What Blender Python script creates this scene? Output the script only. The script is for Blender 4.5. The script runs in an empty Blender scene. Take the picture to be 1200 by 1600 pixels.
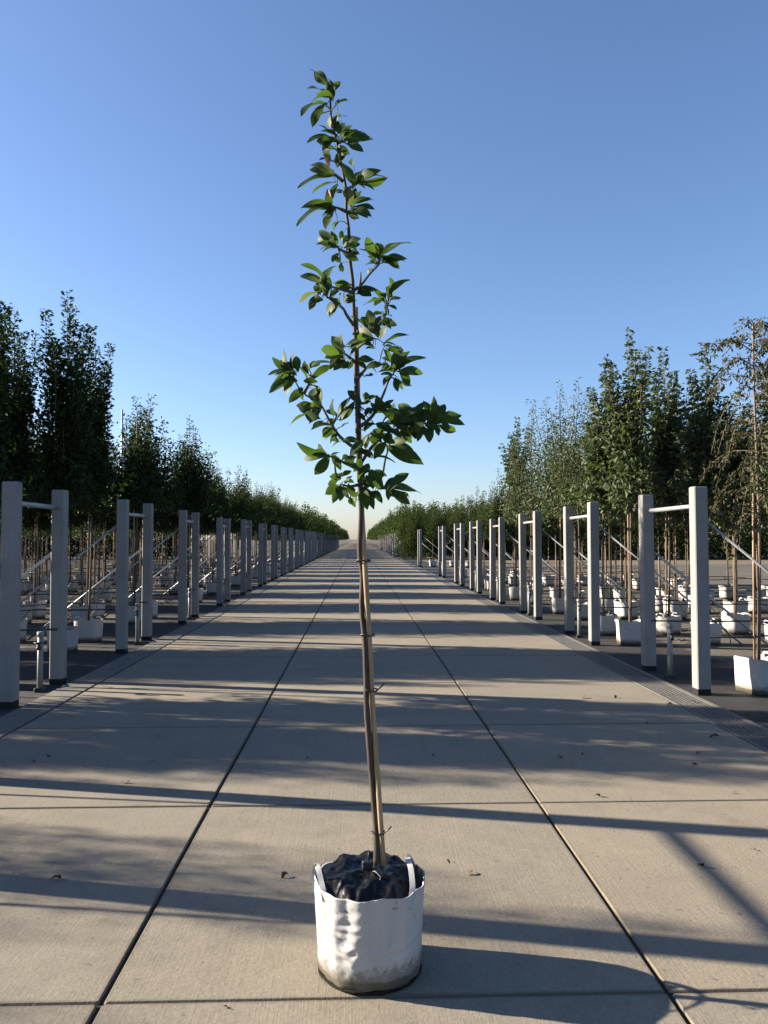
import bpy, math, random
import numpy as np
from mathutils import Vector, Matrix, noise, Quaternion

# ------------------------------------------------------------------ camera
R = math.radians
scene = bpy.context.scene
C = scene.collection
EYE = Vector((0.0, 0.0, 1.6))
F = 1220.0                                   # focal length in photo pixels (1200 x 1600)
PITCH = math.atan((842 - 800) / F)
YAW = math.atan((600 - 559) / F)
cd = bpy.data.cameras.new('camera'); cam = bpy.data.objects.new('camera', cd); C.objects.link(cam)
cd.sensor_fit = 'VERTICAL'; cd.sensor_height = 24.0; cd.lens = 24.0 * F / 1600.0
cd.clip_start = 0.05; cd.clip_end = 3000
cam.location = EYE; cam.rotation_euler = (R(90) + PITCH, 0, -YAW)
scene.camera = cam
CAMROT = cam.rotation_euler.to_matrix()

# ------------------------------------------------------------------ light
SUN_EL, SUN_DX, SUN_DY = R(20.7), 0.974, -0.225          # light travels to +x and a little towards the camera
w = bpy.data.worlds.new('World'); scene.world = w; w.use_nodes = True
nt = w.node_tree; bg = nt.nodes['Background']
sky = nt.nodes.new('ShaderNodeTexSky'); sky.sky_type = 'NISHITA'; sky.sun_disc = False
sky.sun_elevation = SUN_EL; sky.sun_rotation = math.atan2(-SUN_DX, -SUN_DY)
sky.altitude = 0; sky.air_density = 1.0; sky.dust_density = 0.6; sky.ozone_density = 6.0
tint = nt.nodes.new('ShaderNodeMix'); tint.data_type = 'RGBA'; tint.blend_type = 'MULTIPLY'; tint.inputs[0].default_value = 1.0
tint.inputs[7].default_value = (1.38, 1.16, 1.09, 1)      # camera white balance of a clear blue sky
nt.links.new(sky.outputs[0], tint.inputs[6]); nt.links.new(tint.outputs[2], bg.inputs[0]); bg.inputs[1].default_value = 0.05
sd = bpy.data.lights.new('sun', 'SUN'); sun = bpy.data.objects.new('sun', sd); C.objects.link(sun)
sd.energy = 5.0; sd.angle = R(0.55); sd.color = (1.0, 0.87, 0.70)
ldir = Vector((SUN_DX * math.cos(SUN_EL), SUN_DY * math.cos(SUN_EL), -math.sin(SUN_EL)))
sun.rotation_euler = ldir.to_track_quat('-Z', 'Y').to_euler(); sun.location = (-20, 8, 15)
vs = scene.view_settings
vs.view_transform = 'Standard'; vs.look = 'None'; vs.gamma = 1.0; vs.use_curve_mapping = False
vs.exposure = 2.0
scene.cycles.max_bounces = 6; scene.cycles.diffuse_bounces = 3; scene.cycles.glossy_bounces = 2
scene.cycles.transmission_bounces = 4; scene.cycles.transparent_max_bounces = 6

# ------------------------------------------------------------------ helpers
def P(px, py, Y):
    """photo pixel -> the world point on that ray with the given y"""
    d = CAMROT @ Vector(((px - 600) / F, -(py - 800) / F, -1.0))
    return EYE + d * (Y / d.y)

def mesh(name, V, Fc, smooth=False, mats=(), mi=None):
    m = bpy.data.meshes.new(name)
    m.from_pydata([tuple(v) for v in V], [], [tuple(f) for f in Fc])
    for a in mats: m.materials.append(a)
    if mi is not None: m.polygons.foreach_set('material_index', np.asarray(mi, dtype=np.int32))
    if smooth: m.polygons.foreach_set('use_smooth', np.ones(len(m.polygons), dtype=bool))
    m.update(); return m

def obj(name, data, parent=None, loc=None, rot=None, scale=None):
    o = bpy.data.objects.new(name, data); C.objects.link(o)
    if parent is not None: o.parent = parent
    if loc is not None: o.location = loc
    if rot is not None: o.rotation_euler = rot
    if scale is not None: o.scale = scale if hasattr(scale, '__len__') else (scale,) * 3
    return o

def tag(o, label=None, cat=None, group=None, kind=None):
    if label: o['label'] = label
    if cat: o['category'] = cat
    if group: o['group'] = group
    if kind: o['kind'] = kind
    return o

def copy_tree(o, parent=None):
    c = o.copy(); C.objects.link(c); c.parent = parent
    for ch in list(o.children): copy_tree(ch, c)
    return c

class MB:
    """collects simple shapes into one mesh"""
    def __init__(s): s.V = []; s.F = []; s.M = []
    def add(s, V, Fc, mi=0):
        b = len(s.V); s.V += [tuple(v) for v in V]
        for f in Fc: s.F.append(tuple(i + b for i in f)); s.M.append(mi)
    def box(s, x0, x1, y0, y1, z0, z1, bev=0.0, mi=0):
        if bev <= 0:
            V = [(x, y, z) for z in (z0, z1) for y in (y0, y1) for x in (x0, x1)]
            s.add(V, [(0,2,3,1), (4,5,7,6), (0,1,5,4), (2,6,7,3), (0,4,6,2), (1,3,7,5)], mi); return
        b = bev                     # chamfered upright edges and chamfered top
        def ring(z, k): return [(x0+b+k,y0+k,z),(x1-b-k,y0+k,z),(x1-k,y0+b+k,z),(x1-k,y1-b-k,z),(x1-b-k,y1-k,z),(x0+b+k,y1-k,z),(x0+k,y1-b-k,z),(x0+k,y0+b+k,z)]
        V = ring(z0, 0) + ring(z1 - b, 0) + ring(z1, b * .8); Fc = []
        for r_ in range(2):
            for i in range(8):
                j = (i + 1) % 8; Fc.append((r_*8+i, r_*8+j, r_*8+8+j, r_*8+8+i))
        Fc.append(tuple(range(16, 24))); Fc.append(tuple(range(7, -1, -1)))
        s.add(V, Fc, mi)
    def tube(s, pts, rads, n=8, mi=0, cap=True):
        pts = [Vector(p) for p in pts]
        if not hasattr(rads, '__len__'): rads = [rads] * len(pts)
        t0 = (pts[1] - pts[0]).normalized()
        u = t0.orthogonal().normalized(); V = []; Fc = []
        for i, p in enumerate(pts):
            t = (pts[min(i+1, len(pts)-1)] - pts[max(i-1, 0)]).normalized()
            u = (u - t * u.dot(t)); u = u.normalized() if u.length > 1e-6 else t.orthogonal().normalized()
            v = t.cross(u)
            for k in range(n):
                a = 2 * math.pi * k / n
                V.append(p + (u * math.cos(a) + v * math.sin(a)) * rads[i])
        for i in range(len(pts) - 1):
            for k in range(n):
                a, b = i*n+k, i*n+(k+1) % n; Fc.append((a, b, b+n, a+n))
        if cap: Fc.append(tuple(range(n-1, -1, -1))); Fc.append(tuple(range((len(pts)-1)*n, len(pts)*n)))
        s.add(V, Fc, mi)
    def build(s, name, mats, smooth=False):
        if not isinstance(mats, (list, tuple)): mats = (mats,)
        return mesh(name, s.V, s.F, smooth, mats, s.M)

# ------------------------------------------------------------------ materials
class NT:
    def __init__(s, name):
        s.m = bpy.data.materials.new(name); s.m.use_nodes = True; s.t = s.m.node_tree
        s.b = s.t.nodes['Principled BSDF']; s.out = s.t.nodes['Material Output']
    def n(s, typ, **k):
        a = s.t.nodes.new(typ)
        for q, v in k.items():
            if q.startswith('i_'):
                key = q[2:].replace('_', ' ')
                a.inputs[key].default_value = v
            else: setattr(a, q, v)
        return a
    def l(s, a, b): s.t.links.new(a, b)
    def coords(s, kind='Object', scale=(1, 1, 1), rnd=False):
        tc = s.n('ShaderNodeTexCoord'); mp = s.n('ShaderNodeMapping'); mp.inputs['Scale'].default_value = scale
        s.l(tc.outputs[kind], mp.inputs['Vector'])
        if rnd:
            oi = s.n('ShaderNodeObjectInfo'); ml = s.n('ShaderNodeMath', operation='MULTIPLY'); ml.inputs[1].default_value = 91.0
            s.l(oi.outputs['Random'], ml.inputs[0]); cb = s.n('ShaderNodeCombineXYZ')
            for q in 'XYZ': s.l(ml.outputs[0], cb.inputs[q])
            s.l(cb.outputs[0], mp.inputs['Location'])
        return mp.outputs[0]
    def noise(s, vec, scale, detail=4, rough=.6):
        a = s.n('ShaderNodeTexNoise'); a.inputs['Scale'].default_value = scale; a.inputs['Detail'].default_value = detail
        a.inputs['Roughness'].default_value = rough; s.l(vec, a.inputs['Vector']); return a.outputs['Fac']
    def ramp(s, fac, stops):
        a = s.n('ShaderNodeValToRGB'); e = a.color_ramp.elements
        while len(e) < len(stops): e.new(.5)
        for i, (p, c) in enumerate(stops): e[i].position = p; e[i].color = (*c, 1) if len(c) == 3 else c
        s.l(fac, a.inputs['Fac']); return a.outputs['Color']
    def mix(s, fac, a, b, mode='MIX'):
        m = s.n('ShaderNodeMix', data_type='RGBA', blend_type=mode)
        for sock, v in ((m.inputs[0], fac), (m.inputs[6], a), (m.inputs[7], b)):
            if hasattr(v, 'is_linked') or hasattr(v, 'links'): s.l(v, sock)
            elif isinstance(v, (int, float)): sock.default_value = v
            else: sock.default_value = (*v, 1)
        return m.outputs[2]
    def bump(s, h, strength, dist=.01, prev=None):
        b = s.n('ShaderNodeBump'); b.inputs['Strength'].default_value = strength; b.inputs['Distance'].default_value = dist
        s.l(h, b.inputs['Height'])
        if prev is not None: s.l(prev, b.inputs['Normal'])
        s.l(b.outputs[0], s.b.inputs['Normal']); return b.outputs[0]
    def rough(s, v): s.b.inputs['Roughness'].default_value = v
    def col(s, v):
        if hasattr(v, 'links'): s.l(v, s.b.inputs['Base Color'])
        else: s.b.inputs['Base Color'].default_value = (*v, 1)
    def spec(s, v): s.b.inputs['Specular IOR Level'].default_value = v

def simple(name, c, rough=.7, spec=.3, var=.25, scale=8.0, bump=0.0, metal=0.0):
    n = NT(name); v = n.coords(rnd=True); f = n.noise(v, scale)
    n.col(n.ramp(f, [(.25, tuple(x*(1-var) for x in c)), (.75, tuple(x*(1+var) for x in c))]))
    n.rough(rough); n.spec(spec); n.b.inputs['Metallic'].default_value = metal
    if bump: n.bump(n.noise(v, scale*6), bump, .004)
    return n.m

def mat_slab():
    n = NT('brushed_concrete'); v = n.coords(rnd=True)
    big = n.noise(v, 1.1, 5, .6); fine = n.noise(v, 60, 3, .7); mid = n.noise(v, 6, 4, .6)
    c = n.ramp(big, [(.28, (.185, .170, .146)), (.5, (.218, .202, .172)), (.75, (.25, .23, .195))])
    c = n.mix(.28, c, n.ramp(mid, [(.3, (.155, .143, .123)), (.7, (.27, .253, .217))]))
    oi = n.n('ShaderNodeObjectInfo')
    c = n.mix(1.0, c, n.ramp(oi.outputs['Random'], [(0, (.90, .91, .93)), (1, (1.06, 1.04, 1.0))]), 'MULTIPLY')
    # broom strokes run along the road
    vs_ = n.coords(scale=(115, 1.3, 1), rnd=True); st = n.noise(vs_, 1.0, 3, .6)
    c = n.mix(.15, c, n.ramp(st, [(.3, (.13, .12, .104)), (.7, (.29, .273, .234))]))
    c = n.mix(.18, c, n.ramp(fine, [(.35, (.09, .084, .07)), (.65, (.325, .305, .266))]))
    # dark specks and stains
    sp = n.noise(v, 28, 2, .5); c = n.mix(n.ramp(sp, [(.69, (0,0,0)), (.76, (.6,.6,.6))]), c, (.085, .078, .068))
    st2 = n.noise(v, 2.3, 6, .7); c = n.mix(n.ramp(st2, [(.54, (0,0,0)), (.74, (.5,.5,.5))]), c, (.125, .114, .098))
    # grubby rims along the joints
    tc = n.n('ShaderNodeTexCoord'); sx = n.n('ShaderNodeSeparateXYZ'); n.l(tc.outputs['Object'], sx.inputs[0])
    def edge(sock):
        a = n.n('ShaderNodeMath', operation='ABSOLUTE'); n.l(sock, a.inputs[0]); return a.outputs[0]
    mx = n.n('ShaderNodeMath', operation='MAXIMUM'); n.l(edge(sx.outputs[0]), mx.inputs[0]); n.l(edge(sx.outputs[1]), mx.inputs[1])
    ad = n.n('ShaderNodeMath', operation='MULTIPLY_ADD'); n.l(mid, ad.inputs[0]); ad.inputs[1].default_value = .035; n.l(mx.outputs[0], ad.inputs[2])
    c = n.mix(n.ramp(ad.outputs[0], [(.985, (0,0,0)), (1.0, (.55,.55,.55))]), c, (.08, .07, .053))
    c = n.mix(1.0, c, (.90, .865, .80), 'MULTIPLY')
    n.col(c); n.rough(.9); n.spec(.2)
    b = n.bump(st, .22, .004); n.bump(fine, .5, .004, b)
    return n.m

def mat_concrete(name, c0, c1, bump=.3):
    n = NT(name); v = n.coords(rnd=True); a = n.noise(v, 3, 6, .65); f = n.noise(v, 70, 3, .7)
    vs_ = n.coords(scale=(9, 9, .7), rnd=True); st = n.noise(vs_, 1, 4, .6)
    c = n.ramp(a, [(.3, c0), (.7, c1)])
    c = n.mix(n.ramp(st, [(.55, (0,0,0)), (.8, (.35,.35,.35))]), c, tuple(x*.55 for x in c0))
    c = n.mix(.05, c, n.ramp(f, [(.4, (.08,.08,.08)), (.6, (.42,.42,.40))]))
    n.col(c); n.rough(.85); n.spec(.25); n.bump(f, bump, .003); return n.m

def mat_plot():
    n = NT('plot_ground'); v = n.coords(); a = n.noise(v, .35, 6, .65); f = n.noise(v, 35, 4, .7)
    c = n.ramp(a, [(.3, (.06, .055, .047)), (.55, (.10, .092, .078)), (.75, (.14, .128, .107))])
    c = n.mix(.3, c, n.ramp(f, [(.35, (.035, .032, .027)), (.65, (.18, .165, .14))]))
    n.col(c); n.rough(.95); n.spec(.1); n.bump(f, .5, .01); return n.m

def mat_cloth():
    n = NT('black_ground_cloth'); v = n.coords(); a = n.noise(v, 1.2, 6, .7)
    n.col(n.ramp(a, [(.35, (.007, .0075, .009)), (.68, (.018, .018, .017)), (.85, (.06, .054, .045))]))
    n.rough(.8); n.bump(n.noise(v, 14, 4), .4, .02); return n.m

def leaf_mat(name, c0, c1, back, trans, gloss=.45, tfac=.35, spec=.2):
    n = NT(name); v = n.coords('Object'); f = n.noise(v, 7.0, 2)
    g = n.n('ShaderNodeNewGeometry'); oi = n.n('ShaderNodeObjectInfo')
    ad = n.n('ShaderNodeMath', operation='ADD'); n.l(g.outputs['Random Per Island'], ad.inputs[0]); n.l(oi.outputs['Random'], ad.inputs[1])
    md = n.n('ShaderNodeMath', operation='FRACT'); n.l(ad.outputs[0], md.inputs[0])
    c = n.ramp(md.outputs[0], [(.0, c0), (1.0, c1)])
    c = n.mix(.3, c, n.ramp(f, [(.3, c0), (.7, c1)]))
    c = n.mix(g.outputs['Backfacing'], c, back)
    n.col(c); n.rough(gloss); n.spec(spec)
    tr = n.n('ShaderNodeBsdfTranslucent'); tr.inputs['Color'].default_value = (*trans, 1)
    mx = n.n('ShaderNodeMixShader'); mx.inputs[0].default_value = tfac
    n.l(n.b.outputs[0], mx.inputs[1]); n.l(tr.outputs[0], mx.inputs[2]); n.l(mx.outputs[0], n.out.inputs['Surface'])
    return n.m

def mat_bag(name, dirt=True):
    n = NT(name); v = n.coords(rnd=True)
    c = n.ramp(n.noise(v, 5, 5, .6), [(.3, (.32, .315, .31)), (.7, (.37, .365, .36))])
    tc = n.n('ShaderNodeTexCoord'); sx = n.n('ShaderNodeSeparateXYZ'); n.l(tc.outputs['Object'], sx.inputs[0])
    # soil stain creeping up from the base (dirt, ragged edge)
    nz = n.noise(v, 13, 6, .7); ad = n.n('ShaderNodeMath', operation='MULTIPLY_ADD')
    n.l(nz, ad.inputs[0]); ad.inputs[1].default_value = -.08; n.l(sx.outputs[2], ad.inputs[2])
    c = n.mix(n.ramp(ad.outputs[0], [(0.0, (.95,.95,.95)), (.010, (0,0,0))]), c, (.022, .019, .014))
    ad2 = n.n('ShaderNodeMath', operation='MULTIPLY_ADD'); n.l(n.noise(v, 26, 5, .75), ad2.inputs[0]); ad2.inputs[1].default_value = -.13; n.l(sx.outputs[2], ad2.inputs[2])
    c = n.mix(n.ramp(ad2.outputs[0], [(0.0, (.7,.7,.7)), (.03, (0,0,0))]), c, (.10, .09, .068))
    c = n.mix(n.ramp(n.noise(v, 34, 2), [(.68, (0,0,0)), (.72, (.8,.8,.8))]), c, (.10, .085, .065))
    c = n.mix(n.ramp(n.noise(v, 4.5, 6, .75), [(.55, (0,0,0)), (.75, (.4,.4,.4))]), c, (.27, .245, .20))
    n.col(c); n.rough(.55); n.spec(.35)
    wv = n.noise(n.coords(scale=(1, 1, 1)), 320, 1); b = n.bump(wv, .12, .001); n.bump(n.noise(v, 11, 4, .6), .25, .012, b)
    return n.m

def mat_bark(name, c0, c1, sc=20):
    n = NT(name); v = n.coords(scale=(sc, sc, sc*.3), rnd=True); f = n.noise(v, 1.5, 4, .6)
    n.col(n.ramp(f, [(.3, c0), (.7, c1)])); n.rough(.75); n.spec(.3); n.bump(f, .5, .004); return n.m

M = {}
M['slab'] = mat_slab()
M['joint'] = simple('joint_filler', (.040, .034, .026), .9, .1, .5, 9)
M['kerb'] = mat_concrete('kerb_concrete', (.095, .09, .08), (.15, .14, .122))
M['post'] = mat_concrete('post_concrete', (.17, .168, .163), (.22, .217, .21))
M['foot'] = simple('bitumen_foot', (.010, .010, .011), .8)
M['plot'] = mat_plot(); M['cloth'] = mat_cloth()
M['steel'] = simple('galvanised_tube', (.34, .35, .36), .45, .5, .15, 12, 0, .55)
M['grate'] = simple('cast_grate', (.085, .084, .08), .6, .4, .3, 20)
M['pvc'] = simple('grey_plastic_pipe', (.17, .175, .17), .5, .4, .12, 10)
M['black'] = simple('black_plastic', (.012, .012, .013), .45, .5, .3, 14)
M['soil'] = simple('potting_soil', (.022, .017, .012), .95, .1, .5, 40, .6)
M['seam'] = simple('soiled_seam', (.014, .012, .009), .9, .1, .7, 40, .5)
M['bag'] = mat_bag('woven_white_bag')
M['strap'] = simple('white_strap', (.36, .355, .35), .6, .3, .08, 30)
M['bark'] = mat_bark('dark_bark', (.022, .016, .012), (.062, .048, .037))
M['bark_pale'] = mat_bark('pale_bark', (.075, .056, .040), (.17, .13, .092))
M['bark_row'] = mat_bark('row_bark', (.045, .033, .024), (.115, .085, .06))
M['cane'] = mat_bark('bamboo_cane', (.20, .14, .08), (.31, .235, .145), 14)
M['twig'] = mat_bark('green_twig', (.04, .038, .022), (.085, .075, .045))
M['leaf'] = leaf_mat('sapling_leaf', (.016, .036, .010), (.036, .068, .016), (.05, .078, .036), (.085, .16, .014), .55, .30)
M['leaf_pale'] = leaf_mat('young_leaf', (.085, .115, .04), (.14, .165, .07), (.16, .18, .09), (.15, .19, .04), .55, .30)
M['bud'] = leaf_mat('pink_bud', (.24, .13, .10), (.32, .20, .15), (.28, .17, .14), (.2, .1, .08), .6, .2)
M['leaf_dark'] = leaf_mat('dark_row_leaf', (.010, .020, .008), (.024, .041, .013), (.032, .046, .022), (.036, .072, .010), .55, .22, .12)
M['leaf_mid'] = leaf_mat('mid_row_leaf', (.016, .030, .010), (.035, .056, .017), (.04, .058, .026), (.055, .095, .014), .6, .25, .1)
M['leaf_grey'] = leaf_mat('greyish_row_leaf', (.036, .056, .026), (.076, .100, .046), (.10, .118, .07), (.08, .12, .026), .52, .25)
M['leaf_olive'] = leaf_mat('olive_weeping_leaf', (.034, .040, .015), (.06, .062, .025), (.05, .05, .026), (.065, .065, .015), .6, .25)
M['leaf_shrub'] = leaf_mat('shrub_leaf', (.024, .040, .012), (.045, .066, .019), (.045, .06, .026), (.05, .085, .013), .75, .28, .06)
M['dry'] = simple('dry_leaf', (.085, .055, .03), .8, .2, .4, 30)

def liner_mat():
    n = NT('black_liner_film'); v = n.coords(); n.col((.0035, .0035, .0036)); n.rough(.33); n.spec(.30)
    n.bump(n.noise(v, 16, 3, .5), .5, .012); return n.m
M['liner'] = liner_mat()

# ------------------------------------------------------------------ setting
GZ = -0.03
def sheet(name, x0, x1, y0, y1, z, m, parent=None):
    return obj(name, mesh(name, [(x0,y0,z),(x1,y0,z),(x1,y1,z),(x0,y1,z)], [(0,1,2,3)], False, (m,)), parent)
g = tag(sheet('ground', -900, 900, -300, 1600, GZ, M['plot']), kind='structure')

SL = 1.985
c1 = P(157, 1567, 2.6)                                      # crossing of the left long joint and the first cross joint
d = CAMROT @ Vector(((157-600)/F, -(1567-800)/F, -1.0)); q = EYE + d * (-EYE.z / d.z)
XJ, YJ = q.x, q.y
XL, XR = XJ - SL, XJ + 2 * SL                               # road edges
road = tag(sheet('road', XL - .01, XR + .01, -14, 700, -.011, M['joint']), kind='structure')
mb = MB(); gx, gy = .0075, .0045
mb.box(-SL/2 + gx, SL/2 - gx, -SL/2 + gy, SL/2 - gy, -.06, 0, .007)
slab_me = mb.build('slab', M['slab'])
rnd = random.Random(4)
for i in range(-5, 62):
    for k in range(3):
        obj('slab', slab_me, road, (XL + SL*(k+.5), YJ + SL*(i+.5), rnd.uniform(-.002, .001)),
            (rnd.uniform(-.0006, .0006), rnd.uniform(-.0006, .0006), 0))
mb = MB(); mb.box(XL + gx, XR - gx, YJ + SL*62 + .01, 700, -.06, -.001); obj('far_slab_run', mb.build('far_slab_run', M['slab']), road)

# kerbstones on one side, grated drain on the other
KW = .34
kb = tag(sheet('kerb_strip', XL - KW - .02, XL - .012, -14, 700, -.02, M['joint']), kind='structure')
mb = MB(); mb.box(-KW/2 + .008, KW/2 - .008, -.495, .495, -.07, 0, .006); kerb_me = mb.build('kerbstone', M['kerb'])
for i in range(-6, 70):
    obj('kerbstone', kerb_me, kb, (XL - .012 - KW/2, i + .3, -.003 + rnd.uniform(-.002, .002)), (0, rnd.uniform(-.004, .004), 0))
mb = MB(); mb.box(XL - .012 - KW, XL - .02, 70, 700, -.07, -.004); obj('far_kerb_run', mb.build('far_kerb_run', M['kerb']), kb)
DW = .36
dr = tag(sheet('drain_channel', XR + .012, XR + DW + .07, -14, 700, -.028, M['black']), kind='structure')
mb = MB(); mb.box(XR + .008, XR + .036, -14, 700, -.09, -.002, .004); mb.box(XR + DW - .03, XR + DW + .03, -14, 700, -.09, -.004, .006)
obj('drain_frame', mb.build('drain_frame', M['kerb']), dr)
mb = MB(); L0, L1 = .0, DW - .072
for k in range(8):
    x = L0 + (L1 - L0) * k / 7; mb.box(x - .011, x + .011, -.49, .49, -.025, 0)
for k in range(25):
    y = -.485 + .97 * k / 24; mb.box(L0 - .008, L1 + .008, y - .011, y + .011, -.024, -.0025)
grate_me = mb.build('grate', M['grate'])
for i in range(-4, 60): obj('grate', grate_me, dr, (XR + .04 + .009, i + .5, -.006))
for nm, x0, x1 in (('ground_cloth', XL - 2.1, XL - KW - .02), ('ground_cloth', XR + DW + .034, XR + 1.75)):
    o = sheet(nm, x0, x1, -10, 300, GZ + .004, M['cloth']); tag(o, kind='structure')
# paved cross road on the drain side, between the rows and the tall shrubs
tag(sheet('cross_road', XR + 1.76, 90, 48.5, 58.5, GZ + .008, M['slab']), kind='structure')

# ------------------------------------------------------------------ foliage generator
def leaf_arrays(B, D, N, L, W, fold=.25):
    """2-triangle folded leaves: B base, D unit direction, N unit normal hint, L length, W width"""
    S = np.cross(D, N); S /= (np.linalg.norm(S, axis=1, keepdims=True) + 1e-9)
    Nn = np.cross(S, D)
    L = L[:, None]; W = W[:, None]
    mid = B + D * L * .55
    v0 = B; v1 = mid + S * W * .5 + Nn * W * fold; v2 = B + D * L - Nn * L * .12; v3 = mid - S * W * .5 + Nn * W * fold
    V = np.stack([v0, v1, v2, v3], 1).reshape(-1, 3)
    n = len(B); i = np.arange(n)[:, None] * 4
    Fc = np.concatenate([i + np.array([[0, 1, 2]]), i + np.array([[0, 2, 3]])], 1).reshape(-1, 3)
    return V, Fc

def np_mesh(name, V, Fc, mat, smooth=False):
    m = bpy.data.meshes.new(name); m.vertices.add(len(V)); m.vertices.foreach_set('co', V.astype(np.float32).ravel())
    m.loops.add(Fc.size); m.loops.foreach_set('vertex_index', Fc.astype(np.int32).ravel())
    m.polygons.add(len(Fc)); m.polygons.foreach_set('loop_start', np.arange(0, Fc.size, 3, dtype=np.int32))
    m.materials.append(mat); m.update(calc_edges=True); m.validate(); return m

def unit(a): return a / (np.linalg.norm(a, axis=1, keepdims=True) + 1e-9)

def make_tree(seed, H, base, Rad, nlead, dens, leaf, leafmat, fill=0, spread=.16, droop=.0, rosette=0.0, low=0.45, barkm='bark_row', tr=.022, cane=True):
    """returns (wood mesh, crown mesh, cane mesh)"""
    rs = np.random.RandomState(seed); wood = MB()
    bend = rs.uniform(-.05, .05, 2)
    def trunk(z): return np.array([bend[0]*math.sin(z*.9), bend[1]*math.sin(z*.8+1) - bend[1]*math.sin(1), z])
    zs = np.linspace(0.0, H*.93, 14)
    wood.tube([trunk(z) for z in zs], [tr*(1 - .8*z/H) for z in zs], 7)
    Bs, Ds, Ns, Ls = [], [], [], []
    for i in range(nlead):
        a = 2*math.pi*(i*.618 + rs.uniform(-.08, .08)); top = H if i == 0 else base + (H-base)*rs.uniform(.42, .93)
        z0 = base + (H-base)*low*rs.uniform(0, 1)**1.3
        z0 = min(z0, top - .5)
        r = 0.04 if i == 0 else Rad*rs.uniform(.35, 1.0)*(1.12 - .55*(top-base)/(H-base))
        p0 = trunk(z0); ph = rs.uniform(0, 6, 2)
        def path(t):
            rr = r*t**.55
            return np.array([p0[0] + rr*math.cos(a) + .03*math.sin(5*t+ph[0]), p0[1] + rr*math.sin(a) + .03*math.sin(6*t+ph[1]), z0 + (top-z0)*t - droop*t*t])
        ts = np.linspace(0, 1, 7); pts = [path(t) for t in ts]
        wood.tube(pts, [.010*(1-.85*t)+.0015 for t in ts], 4, cap=False)
        ln = top - z0; n = int(dens*ln); t = rs.uniform(.08, 1, n)
        if rosette > 0:
            step = rosette/ln; t = np.clip(np.round(t/step)*step + rs.normal(0, step*.16, n), .05, 1)
        C0 = np.array([path(x) for x in t])
        ang = rs.uniform(0, 2*math.pi, n); rad = spread*rs.uniform(.15, 1, n)*(1.15 - .75*t)
        off = np.stack([np.cos(ang), np.sin(ang), rs.uniform(-.5, .5, n)], 1)
        Bs.append(C0 + off*rad[:, None]); dz = rs.normal(.35, .45, n) if rosette <= 0 else rs.normal(.0, .25, n)
        Ds.append(unit(np.stack([np.cos(ang), np.sin(ang), dz], 1) + rs.normal(0, .35, (n, 3))))
        Ls.append(leaf*rs.uniform(.6, 1.25, n)*(1.08 - .35*t))
    if fill:
        n = fill; zz = base + (H-base)*(rs.beta(1.5, 3.0, n)*.85 - .03); ang = rs.uniform(0, 2*math.pi, n)
        clump = .6 + .4*np.sin(ang*3 + zz*4 + seed) * np.sin(zz*5 + seed)
        rr = Rad*np.sqrt(rs.uniform(0, 1, n))*clump*(1.05 - .55*(zz-base)/(H-base))
        Bs.append(np.stack([rr*np.cos(ang), rr*np.sin(ang), zz], 1))
        Ds.append(unit(rs.normal(0, 1, (n, 3)) + np.array([0, 0, .1]) + np.stack([np.cos(ang), np.sin(ang), 0*ang], 1)*.6)); Ls.append(leaf*rs.uniform(.6, 1.2, n))
    B = np.concatenate(Bs); D = np.concatenate(Ds); L = np.concatenate(Ls)
    N = unit(rs.normal(0, .55, (len(B), 3)) + np.array([0, 0, 1.0]))
    V, Fc = leaf_arrays(B, D, N, L, L*rs.uniform(.45, .65, len(B)))
    wm = wood.build('trunk', M[barkm], True); cm = np_mesh('crown', V, Fc, M[leafmat])
    ca = None
    if cane:
        mb = MB(); mb.tube([(.045, -.01, 0), (.035, .0, 1.2), (.03, .01, min(base + .9, H*.7))], .011, 6); ca = mb.build('cane', M['cane'], True)
    return wm, cm, ca

def proto(kind, me):
    wm, cm, ca = me
    e = obj(kind, None); e.empty_display_size = .2
    obj('trunk', wm, e); obj('crown', cm, e)
    if ca: obj('cane', ca, e)
    return e

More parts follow.
